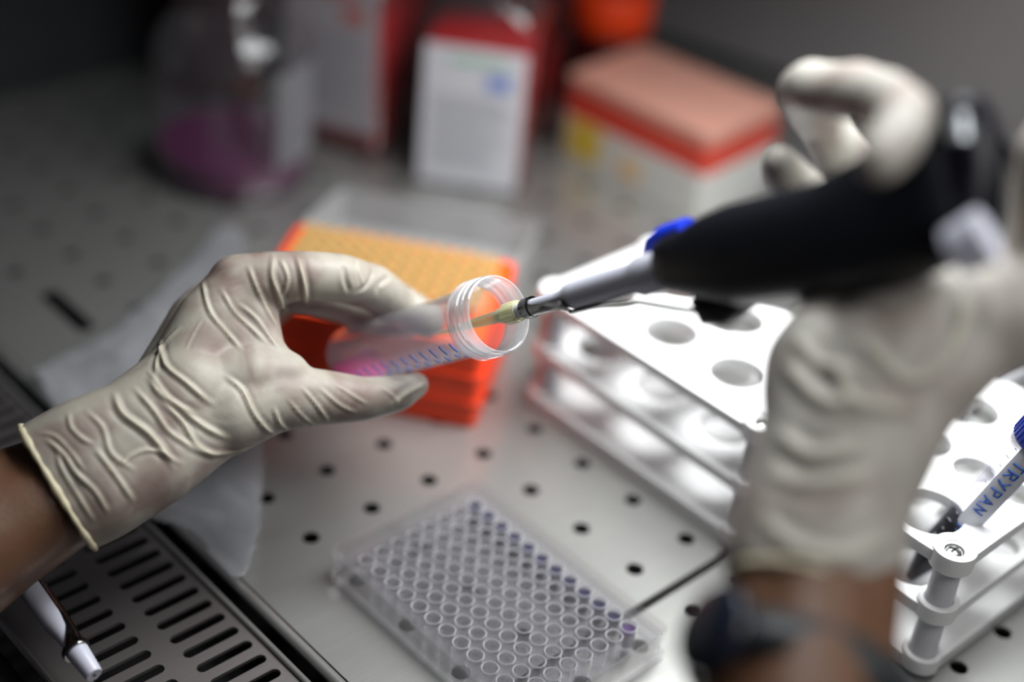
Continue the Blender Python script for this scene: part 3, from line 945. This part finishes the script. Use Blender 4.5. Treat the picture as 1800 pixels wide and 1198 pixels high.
# ------------------------------------------------------------------ organic bodies
def capsule(mb, a, b, ra, rb, n=20, k=6):
    """tapered capsule from a to b"""
    a = Vector(a); b = Vector(b); d = b - a; L = d.length
    m = axis_matrix(a, d if L > 1e-3 else (0, 0, 1))
    prof = [(0, -ra)]
    for i in range(1, k + 1):
        t = -math.pi / 2 + math.pi / 2 * i / k; prof.append((ra * math.cos(t), ra * math.sin(t)))
    for i in range(0, k):
        t = math.pi / 2 * i / k; prof.append((rb * math.cos(t), L + rb * math.sin(t)))
    prof.append((0, L + rb))
    mb.lathe(prof, n, m)


def blob(chains, voxel, smooth_it=8, name='blob'):
    """chains of (u, v, D, r) joints -> one continuous surface (world mm numpy verts, faces)"""
    mb = MB()
    for ch in chains:
        pts = [(P(u, v, D), r) for u, v, D, r in ch]
        for (a, ra), (b, rb) in zip(pts[:-1], pts[1:]): capsule(mb, a, b, ra, rb)
    me = mb.mesh(name)
    o = bpy.data.objects.new(name, me); COL.objects.link(o)
    r = o.modifiers.new('r', 'REMESH'); r.mode = 'VOXEL'; r.voxel_size = voxel * MM; r.adaptivity = 0
    dg = bpy.context.evaluated_depsgraph_get(); dg.update()
    me2 = bpy.data.meshes.new_from_object(o.evaluated_get(dg))
    bpy.data.objects.remove(o); bpy.data.meshes.remove(me)
    nv = len(me2.vertices)
    co = np.empty(nv * 3); me2.vertices.foreach_get('co', co); co = co.reshape(-1, 3) / MM
    faces = [tuple(p.vertices) for p in me2.polygons]
    ed = np.empty(len(me2.edges) * 2, dtype=np.int64); me2.edges.foreach_get('vertices', ed); ed = ed.reshape(-1, 2)
    bpy.data.meshes.remove(me2)
    deg = np.bincount(ed.ravel(), minlength=nv)[:, None]

    def lap(x):
        s = np.zeros_like(x)
        np.add.at(s, ed[:, 0], x[ed[:, 1]]); np.add.at(s, ed[:, 1], x[ed[:, 0]])
        return s / deg
    for _ in range(smooth_it):
        co = co + .6 * (lap(co) - co)
        co = co - .40 * (lap(co) - co) if False else co
    return co, faces, ed, lap


def vert_normals(co, faces):
    f = np.array([q if len(q) == 4 else (*q, q[2]) for q in faces])
    a = co[f[:, 2]] - co[f[:, 0]]; b = co[f[:, 3]] - co[f[:, 1]]
    n = np.cross(a, b); vn = np.zeros_like(co)
    for k in range(4): np.add.at(vn, f[:, k], n)
    return vn / (np.linalg.norm(vn, axis=1)[:, None] + 1e-12)


def catmull(pts, n=8):
    pts = np.array(pts, float)
    if len(pts) < 3: return np.array([pts[0] + (pts[-1] - pts[0]) * t for t in np.linspace(0, 1, n)])
    p = np.vstack([2 * pts[0] - pts[1], pts, 2 * pts[-1] - pts[-2]]); out = []
    for i in range(1, len(p) - 2):
        for t in np.linspace(0, 1, n, endpoint=False):
            out.append(.5 * ((2 * p[i]) + (-p[i - 1] + p[i + 1]) * t + (2 * p[i - 1] - 5 * p[i] + 4 * p[i + 1] - p[i + 2]) * t * t + (-p[i - 1] + 3 * p[i] - 3 * p[i + 1] + p[i + 2]) * t ** 3))
    out.append(p[-2]); return np.array(out)


def folds(co, faces, strokes):
    """raise latex folds along strokes: each (pixel polyline, height mm, width mm)"""
    tree = BVHTree.FromPolygons([tuple(c) for c in co], faces)
    vn = vert_normals(co, faces)
    disp = np.zeros(len(co)); mask = np.zeros(len(co))
    for pl, h, w in strokes:
        pts = catmull(pl, 8); hit = []
        for u, v in pts:
            d = P(u, v, 100) - CAM
            loc, nn, idx, dist = tree.ray_cast(Vector(CAM), Vector(d).normalized())
            if loc is not None: hit.append(np.array(loc))
        if len(hit) < 3: continue
        hit = np.array(hit)
        lo, hi = hit.min(0) - 4 * w, hit.max(0) + 4 * w
        sel = np.where(np.all((co > lo) & (co < hi), axis=1))[0]
        best = np.full(len(sel), 1e9); tt = np.zeros(len(sel))
        seglen = np.linalg.norm(np.diff(hit, axis=0), axis=1); cum = np.concatenate([[0], np.cumsum(seglen)]); tot = cum[-1] + 1e-9
        for i in range(len(hit) - 1):
            a, b = hit[i], hit[i + 1]; ab = b - a; L2 = ab @ ab + 1e-9
            if L2 > 225: continue
            t = np.clip(((co[sel] - a) @ ab) / L2, 0, 1)
            dd = np.linalg.norm(co[sel] - (a + t[:, None] * ab), axis=1)
            up = dd < best; best[up] = dd[up]; tt[up] = (cum[i] + t[up] * seglen[i]) / tot
        taper = np.clip(np.minimum(tt, 1 - tt) * 5 + .12, 0, 1)
        ridge = np.exp(-(best / w) ** 2); trough = np.exp(-((best - 2.0 * w) / (1.1 * w)) ** 2)
        dlt = h * taper * (ridge - .38 * trough)
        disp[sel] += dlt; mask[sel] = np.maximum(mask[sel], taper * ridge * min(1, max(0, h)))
    return co + vn * disp[:, None], mask


def wrinkle_noise(co, faces, amp, freq, seed=0):
    from mathutils import noise
    vn = vert_normals(co, faces)
    off = Vector((seed * 13.1, seed * 7.7, seed * 3.3))
    d = np.array([noise.noise(Vector(c) * freq + off) for c in co])
    return co + vn * (amp * d)[:, None]


def to_mesh(name, co, faces, cuts=(), attr=None):
    """world mm verts -> mesh (metres), cut open by planes [(point, normal)] that clear the outer side"""
    me = bpy.data.meshes.new(name)
    me.from_pydata([tuple(c * MM) for c in co], [], faces)
    if attr is not None:
        a = me.attributes.new('fold', 'FLOAT', 'POINT'); a.data.foreach_set('value', attr.astype(np.float32))
    if cuts:
        bm = bmesh.new(); bm.from_mesh(me)
        for p, n in cuts:
            bmesh.ops.bisect_plane(bm, geom=bm.verts[:] + bm.edges[:] + bm.faces[:], plane_co=Vector(p) * MM, plane_no=Vector(n), clear_outer=True)
        bm.to_mesh(me); bm.free()
    return me


def boundary_loop(me):
    """ordered boundary points (mm) of an open mesh"""
    bm = bmesh.new(); bm.from_mesh(me)
    be = [e for e in bm.edges if e.is_boundary]
    if not be: bm.free(); return []
    loops = []; left = set(be)
    while left:
        e = left.pop(); lp = [e.verts[0], e.verts[1]]
        while True:
            nx = [q for q in lp[-1].link_edges if q in left]
            if not nx: break
            left.discard(nx[0]); lp.append(nx[0].other_vert(lp[-1]))
        loops.append([np.array(v.co) / MM for v in lp])
    bm.free()
    return max(loops, key=len)


def rim_from_loop(loop, rad, n=8, wob=0.0):
    pts = np.array(loop)[::3]
    for _ in range(3): pts = (np.roll(pts, 1, 0) + pts * 2 + np.roll(pts, -1, 0)) / 4
    mb = MB(); k = len(pts); v = []; f = []
    c = pts.mean(0)
    for i in range(k):
        d = pts[(i + 1) % k] - pts[i - 1]; d /= np.linalg.norm(d) + 1e-9
        x = pts[i] - c; x -= d * (x @ d); x /= np.linalg.norm(x) + 1e-9; y = np.cross(d, x)
        r = rad * (1 + .25 * math.sin(i * .37) + .15 * math.sin(i * 1.3))
        for q in range(n):
            a = 2 * math.pi * q / n; v.append(tuple(pts[i] + (x * math.cos(a) + y * math.sin(a)) * r))
    for i in range(k):
        for q in range(n):
            q2 = (q + 1) % n; i2 = (i + 1) % k
            f.append((i * n + q, i * n + q2, i2 * n + q2, i2 * n + q))
    return mb.add(v, f)


# ------------------------------------------------------------------ the person: two forearms, gloves, watch
def c1(pl): return [(x / 1.996, y / 1.996 + 400) for x, y in pl]


LEFT = [
    # wrist and forearm sleeve of the glove
    [(70, 875, 606, 21), (150, 830, 610, 21), (235, 775, 618, 20), (330, 690, 630, 21)],
    [(95, 900, 606, 20), (180, 862, 610, 20), (270, 808, 618, 19), (350, 745, 630, 19)],
    [(65, 835, 606, 20), (140, 785, 610, 19), (225, 748, 618, 18), (320, 670, 632, 17)],
    [(70, 875, 626, 17), (150, 830, 630, 17), (235, 775, 636, 17)],
    # palm / metacarpals
    [(325, 665, 632, 17), (370, 565, 640, 14.5), (418, 505, 645, 13)],
    [(300, 690, 640, 18), (355, 570, 655, 15), (412, 512, 668, 13)],
    [(300, 700, 650, 16), (375, 590, 675, 14), (425, 530, 692, 12.5)],
    [(320, 720, 655, 15), (400, 620, 690, 13), (450, 560, 708, 11)],
    [(418, 515, 645, 12), (445, 560, 645, 11), (445, 620, 645, 14), (450, 680, 640, 14)],
    [(400, 560, 645, 15), (410, 640, 645, 18), (420, 700, 640, 18)],
    [(445, 520, 650, 11.5), (470, 500, 648, 12)],
    # thenar and thumb
    [(310, 745, 630, 19), (400, 725, 632, 18), (480, 700, 638, 14.5), (560, 698, 646, 12), (640, 701, 654, 9.6), (700, 690, 662, 8.0), (732, 676, 668, 5.8)],
    [(340, 690, 635, 20), (440, 665, 636, 15), (500, 660, 640, 11)],
    [(455, 590, 642, 8), (480, 640, 640, 9), (530, 680, 643, 9)],
    # index finger
    [(418, 500, 645, 13), (480, 487, 646, 11.2), (540, 484, 650, 10.6), (600, 488, 658, 10.4), (655, 505, 676, 10.2), (702, 534, 698, 9.4), (752, 562, 698, 8.0)],
    # middle finger, behind and below the index
    [(415, 512, 668, 13), (480, 505, 676, 11), (545, 512, 688, 10.5), (610, 532, 708, 10.2), (675, 556, 718, 9.5), (720, 560, 714, 8.2)],
    # ring and little fingers, curled deeper
    [(428, 530, 692, 12), (500, 505, 708, 10.5), (580, 508, 724, 10), (650, 530, 736, 8.6)],
    [(450, 555, 708, 10.5), (510, 512, 728, 9), (575, 515, 742, 8.5), (625, 530, 748, 7.4)],
]
co, faces, ed, lap = blob(LEFT, 0.85, 16)
co = wrinkle_noise(co, faces, 0.35, 0.05, 1)
S1 = [
    ([(710, 190), (735, 290), (790, 360), (850, 430)], .9, 1.0),
    ([(775, 215), (820, 290), (880, 350), (930, 400)], .8, .9),
    ([(830, 260), (900, 320), (960, 400), (990, 430)], .7, .9),
    ([(560, 400), (580, 480), (650, 540), (720, 600), (750, 620)], 1.2, 1.2),
    ([(520, 520), (560, 580), (640, 640), (720, 700), (800, 740)], 1.3, 1.3),
    ([(400, 580), (430, 650), (520, 720), (580, 790), (610, 840)], 1.5, 1.5),
    ([(650, 430), (680, 370), (710, 320)], .5, .6),
    ([(790, 520), (850, 570), (890, 650), (940, 710), (990, 735)], 1.0, 1.1),
    ([(960, 90), (955, 170), (980, 240), (1000, 300)], 1.3, 1.2),
    ([(1045, 100), (1065, 190), (1075, 275)], 1.6, 1.3),
    ([(985, 110), (1010, 180), (990, 250)], .8, .9),
    ([(1060, 560), (1110, 620), (1160, 690)], .8, .9),
    ([(1120, 560), (1190, 620), (1250, 650)], .7, .9),
    ([(1180, 550), (1240, 590), (1290, 620)], .6, .8),
    ([(960, 630), (985, 690), (1030, 720)], .8, 1.0),
    ([(1010, 600), (1060, 660), (1110, 700)], .6, .8),
    ([(1205, 130), (1212, 180), (1225, 225)], -1.1, 1.2),
    ([(1310, 150), (1290, 195), (1255, 225)], -1.2, 1.3),
    ([(1365, 170), (1330, 200), (1325, 232)], -1.1, 1.4),
    ([(1250, 110), (1262, 160), (1275, 200)], .7, .9),
    ([(1370, 630), (1420, 585), (1490, 545)], 1.2, 1.4),
    ([(1340, 560), (1380, 590), (1400, 620)], .6, .9),
    ([(400, 860), (460, 800), (540, 780), (640, 830)], .9, 1.0),
    ([(520, 500), (600, 600), (700, 660)], .8, 1.0),
    ([(640, 760), (720, 790), (800, 790), (900, 765)], .8, 1.1),
    ([(560, 600), (640, 680), (690, 760), (760, 800)], 1.1, 1.2),
    ([(470, 560), (540, 640), (600, 720), (700, 780)], 1.0, 1.2),
    ([(240, 650), (250, 700), (290, 740), (330, 760)], .8, 1.0),
    ([(160, 740), (220, 790), (260, 850), (310, 900)], .9, 1.1),
    ([(260, 860), (330, 920), (380, 1000)], .8, 1.0),
    ([(330, 770), (400, 860), (470, 960)], .9, 1.1),
    ([(200, 770), (215, 840), (280, 950), (330, 1030)], .8, 1.0),
    ([(300, 640), (360, 700), (390, 790), (470, 850)], .8, 1.1),
    ([(130, 720), (190, 730), (250, 790), (300, 860)], .7, .9),
    ([(870, 130), (900, 210), (940, 290), (980, 360)], .8, 1.0),
    ([(630, 350), (560, 430), (545, 520)], .9, 1.1),
]
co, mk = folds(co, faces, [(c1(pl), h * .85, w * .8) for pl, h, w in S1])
for _ in range(1): co = co + .25 * (lap(co) - co)
cut_p = P(108, 866, 608); arm_dir = P(235, 790, 618) - P(40, 905, 606); arm_dir /= np.linalg.norm(arm_dir)
glove_l = to_mesh('glove', co, faces, [(cut_p, -arm_dir)], mk)

person = thing('person', 'person with brown forearms in pale latex gloves holding an open tube and a pipette', 'person', T(*P(60, 900, 606)))
pinv = T(*P(60, 900, 606)).inverted()


def child_world(name, me, mat, parent, smooth=0):
    """me: mesh in world metres or an MB in world mm -> child of an unrotated person"""
    if isinstance(me, MB): me = me.mesh(name)
    me.transform(Matrix.Translation((pinv.translation) * MM))
    for p in me.polygons: p.use_smooth = True
    me.materials.append(mat)
    o = bpy.data.objects.new(name, me); COL.objects.link(o); o.parent = parent
    return o


loop = boundary_loop(glove_l)
rimmb = rim_from_loop(loop, 1.35)
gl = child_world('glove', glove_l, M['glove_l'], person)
gl['label'] = 'left latex glove holding the open tube'
gr_ = child_world('cuff_bead', rimmb, M['cuff'], gl); gr_['label'] = 'rolled cream bead of the left cuff'

# forearm skin (left) and forearm skin (right) are one body mesh
ARM_L = [
    [(-260, 1060, 575, 33), (-120, 985, 590, 29), (0, 918, 602, 24.5), (110, 862, 610, 20), (200, 800, 616, 18)],
    [(-260, 1110, 590, 30), (-120, 1030, 600, 26), (0, 950, 608, 22), (120, 885, 612, 18)],
    [(-260, 1010, 575, 30), (-120, 940, 590, 26), (0, 885, 604, 21), (90, 838, 612, 17)],
]
ca, fa, _, _ = blob(ARM_L, 1.6, 6)
ARM_R = [
    [(1395, 1420, 425, 25), (1405, 1280, 440, 24), (1425, 1120, 458, 20.5), (1440, 1000, 472, 19.5), (1450, 900, 480, 19)],
    [(1315, 1420, 430, 22), (1335, 1280, 444, 21), (1362, 1120, 462, 18), (1380, 1000, 474, 17), (1395, 900, 482, 17)],
    [(1470, 1420, 430, 22), (1470, 1280, 444, 20), (1480, 1120, 462, 17), (1492, 1000, 474, 17), (1500, 900, 482, 17)],
]
cb, fb, _, _ = blob(ARM_R, 1.6, 6)
fo = child_world('forearm', to_mesh('forearm', ca, fa), M['skin'], person); fo['label'] = 'left forearm'
fo = child_world('forearm', to_mesh('forearm', cb, fb), M['skin'], person); fo['label'] = 'right forearm'

# right glove
RIGHT = [
    [(1430, 1000, 471, 22), (1465, 860, 480, 21), (1495, 760, 486, 21), (1540, 640, 492, 22), (1590, 560, 500, 22)],
    [(1372, 985, 473, 18), (1408, 860, 482, 18), (1430, 760, 488, 17), (1440, 640, 496, 18), (1470, 590, 504, 17)],
    [(1480, 1005, 473, 18), (1515, 860, 482, 17.5), (1545, 790, 486, 18), (1598, 690, 492, 18.5), (1670, 610, 498, 19)],
    [(1450, 960, 492, 16), (1480, 860, 498, 17), (1510, 760, 504, 17), (1550, 640, 510, 17)],
    # palm and heel below the grip
    [(1440, 620, 505, 12), (1452, 585, 512, 10)],
    [(1470, 600, 512, 17), (1560, 565, 518, 18), (1660, 545, 518, 18), (1740, 535, 512, 18), (1830, 520, 506, 18)],
    [(1600, 600, 500, 20), (1700, 560, 500, 20), (1790, 540, 500, 19), (1850, 520, 500, 19)],
    [(1700, 600, 500, 15), (1800, 560, 498, 16), (1860, 540, 498, 16)],
    # thumb up along the frame edge
    [(1800, 540, 505, 17), (1835, 470, 500, 14), (1838, 390, 494, 11.5), (1836, 320, 486, 10.5), (1842, 260, 478, 9.5)],
    # index finger: behind the head and curled over it
    [(1640, 540, 530, 15), (1570, 430, 556, 12.5), (1495, 300, 572, 10.5), (1440, 205, 560, 9.6), (1408, 158, 536, 9.2), (1430, 152, 520, 8.8)],
    [(1430, 155, 520, 8.8), (1500, 160, 500, 9.8), (1560, 176, 478, 9.4), (1598, 205, 456, 8.4), (1575, 245, 442, 7.8), (1543, 280, 434, 7.0)],
    # middle finger: its tip shows over the grip
    [(1560, 560, 535, 14), (1480, 450, 556, 11), (1420, 350, 552, 9.5), (1385, 305, 540, 8), (1372, 285, 532, 6.4)],
    [(1500, 580, 530, 12), (1440, 480, 548, 10), (1400, 410, 546, 8.5)],
]
co, faces, ed, lap = blob(RIGHT, 1.3, 12)
co = wrinkle_noise(co, faces, 1.2, 0.055, 4)
S2 = [([(1385, 640), (1440, 700), (1520, 715)], 1.6, 2.2), ([(1365, 760), (1430, 800), (1520, 780)], 1.6, 2.2),
      ([(1350, 830), (1420, 850), (1540, 830)], 1.4, 2.0), ([(1460, 620), (1500, 700), (1600, 720)], 1.4, 2.0),
      ([(1330, 900), (1400, 960), (1490, 975), (1560, 940)], 1.2, 2.0), ([(1520, 600), (1580, 660), (1640, 660)], 1.5, 2.0),
      ([(1700, 520), (1680, 600), (1640, 660)], 1.4, 2.2), ([(1400, 590), (1440, 640), (1500, 650)], 1.2, 1.8)]
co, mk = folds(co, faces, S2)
wd_ = P(1475, 860, 480) - P(1440, 980, 472); wd_ /= np.linalg.norm(wd_)
nrm = -wd_ + R.T @ np.array([0, 0, -.25]); nrm /= np.linalg.norm(nrm)
glove_r = to_mesh('glove', co, faces, [(P(1440, 1020, 456), nrm)], mk)
loop = boundary_loop(glove_r)
rm = rim_from_loop(loop, 1.4) if loop else None
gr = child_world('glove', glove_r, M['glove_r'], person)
gr['label'] = 'right latex glove around the pipette'
if rm:
    q = child_world('cuff_bead', rm, M['cuff'], gr); q['label'] = 'rolled bead of the right cuff'


# wristwatch
def watch():
    c = P(1392, 1110, 460); ax = P(1440, 1000, 472) - P(1405, 1250, 444); ax /= np.linalg.norm(ax)
    side = R.T @ np.array([1, .22, 0]); side -= ax * (side @ ax); side /= np.linalg.norm(side)
    dep = np.cross(ax, side)
    v = []; f = []; n = 48
    prof = [(-7, 0), (-7, 2.4), (7, 2.4), (7, 0)]
    rx, ry = 31.5, 24.0
    cen = P(1405, 1196, 455)
    for k in range(n):
        a = 2 * math.pi * k / n
        for (h, e) in prof:
            v.append(tuple(cen + side * (rx + e) * math.cos(a) + dep * (ry + e) * math.sin(a) + ax * (h - 2.0 * math.cos(a))))
    for k in range(n):
        for q in range(4):
            k2 = (k + 1) % n; q2 = (q + 1) % 4
            f.append((k * 4 + q, k * 4 + q2, k2 * 4 + q2, k2 * 4 + q))
    s = child_world('watch_strap', MB().add(v, f), M['strap'], person)
    s['label'] = 'dark watch strap on the right wrist'
    # watch case towards the left of the wrist
    a = math.radians(205)
    for sg in (1,):
        cc = cen + side * (rx + 3.5) * math.cos(math.radians(215)) + dep * (ry + 3.5) * math.sin(math.radians(215))
        dd = cen + side * (rx + 3.5) * math.cos(math.radians(145)) + dep * (ry + 3.5) * math.sin(math.radians(145))
        pick = cc if (R @ (cc - CAM))[2] < (R @ (dd - CAM))[2] else dd
    out = pick - cen; out -= ax * (out @ ax); out /= np.linalg.norm(out)
    m = axis_matrix(pick - out * 2, out, ax)
    o = child_world('watch_case', MB(m).lathe([(0, 0), (13, 0), (14, 1.5), (14, 5), (12.5, 6.5), (0, 6.5)], 36), M['watch_blue'], s)


watch()


# ------------------------------------------------------------------ crumpled clear plastic film under the left hand
def film():
    px = [(60, 650), (110, 620), (180, 590), (235, 545), (300, 490), (340, 440), (400, 395), (430, 420), (425, 480), (430, 560),
          (430, 640), (460, 760), (460, 860), (450, 960), (420, 1010), (380, 985), (330, 930), (240, 900), (200, 850), (150, 780), (110, 740)]
    pts = []
    for u, v in px:
        d = R.T @ np.array([(u - 900) / F_PX, (v - 599) / F_PX, 1.]); q = (9 - CAM[2]) / d[2]; pts.append((CAM + q * d)[:2])
    pts = [tuple(p) for p in catmull([*pts, pts[0]], 4)[:-1]]
    xs = [p[0] for p in pts]; ys = [p[1] for p in pts]

    def inside(x, y):
        c = False; n = len(pts)
        for i in range(n):
            x1, y1 = pts[i]; x2, y2 = pts[(i + 1) % n]
            if (y1 > y) != (y2 > y) and x < (x2 - x1) * (y - y1) / (y2 - y1) + x1: c = not c
        return c
    from mathutils import noise
    st = 1.6; v = []; f = []; idx = {}
    nx = int((max(xs) - min(xs)) / st) + 2; ny = int((max(ys) - min(ys)) / st) + 2

    def vid(i, j):
        if (i, j) not in idx:
            x = min(xs) + i * st; y = min(ys) + j * st
            z = 7 + 5 * noise.noise(Vector((x * .03, y * .02, 1))) + 2.2 * abs(noise.noise(Vector((x * .07, y * .05, 5))))
            idx[(i, j)] = len(v); v.append((x, y, max(2.5, z)))
        return idx[(i, j)]
    for i in range(nx):
        for j in range(ny):
            if inside(min(xs) + (i + .5) * st, min(ys) + (j + .5) * st):
                f.append((vid(i, j), vid(i + 1, j), vid(i + 1, j + 1), vid(i, j + 1)))
    cx = sum(xs) / len(xs); cy = sum(ys) / len(ys)
    b = MB(T(-cx, -cy, 0)).add(v, f)
    o = obj('plastic_film', b, M['film'], smooth=60)
    o.location = (cx * MM, cy * MM, 0)
    so = o.modifiers.new('thickness', 'SOLIDIFY'); so.thickness = 0.00015
    tag(o, 'loose clear plastic film lying on the steel tray under the left glove', 'plastic film')


film()
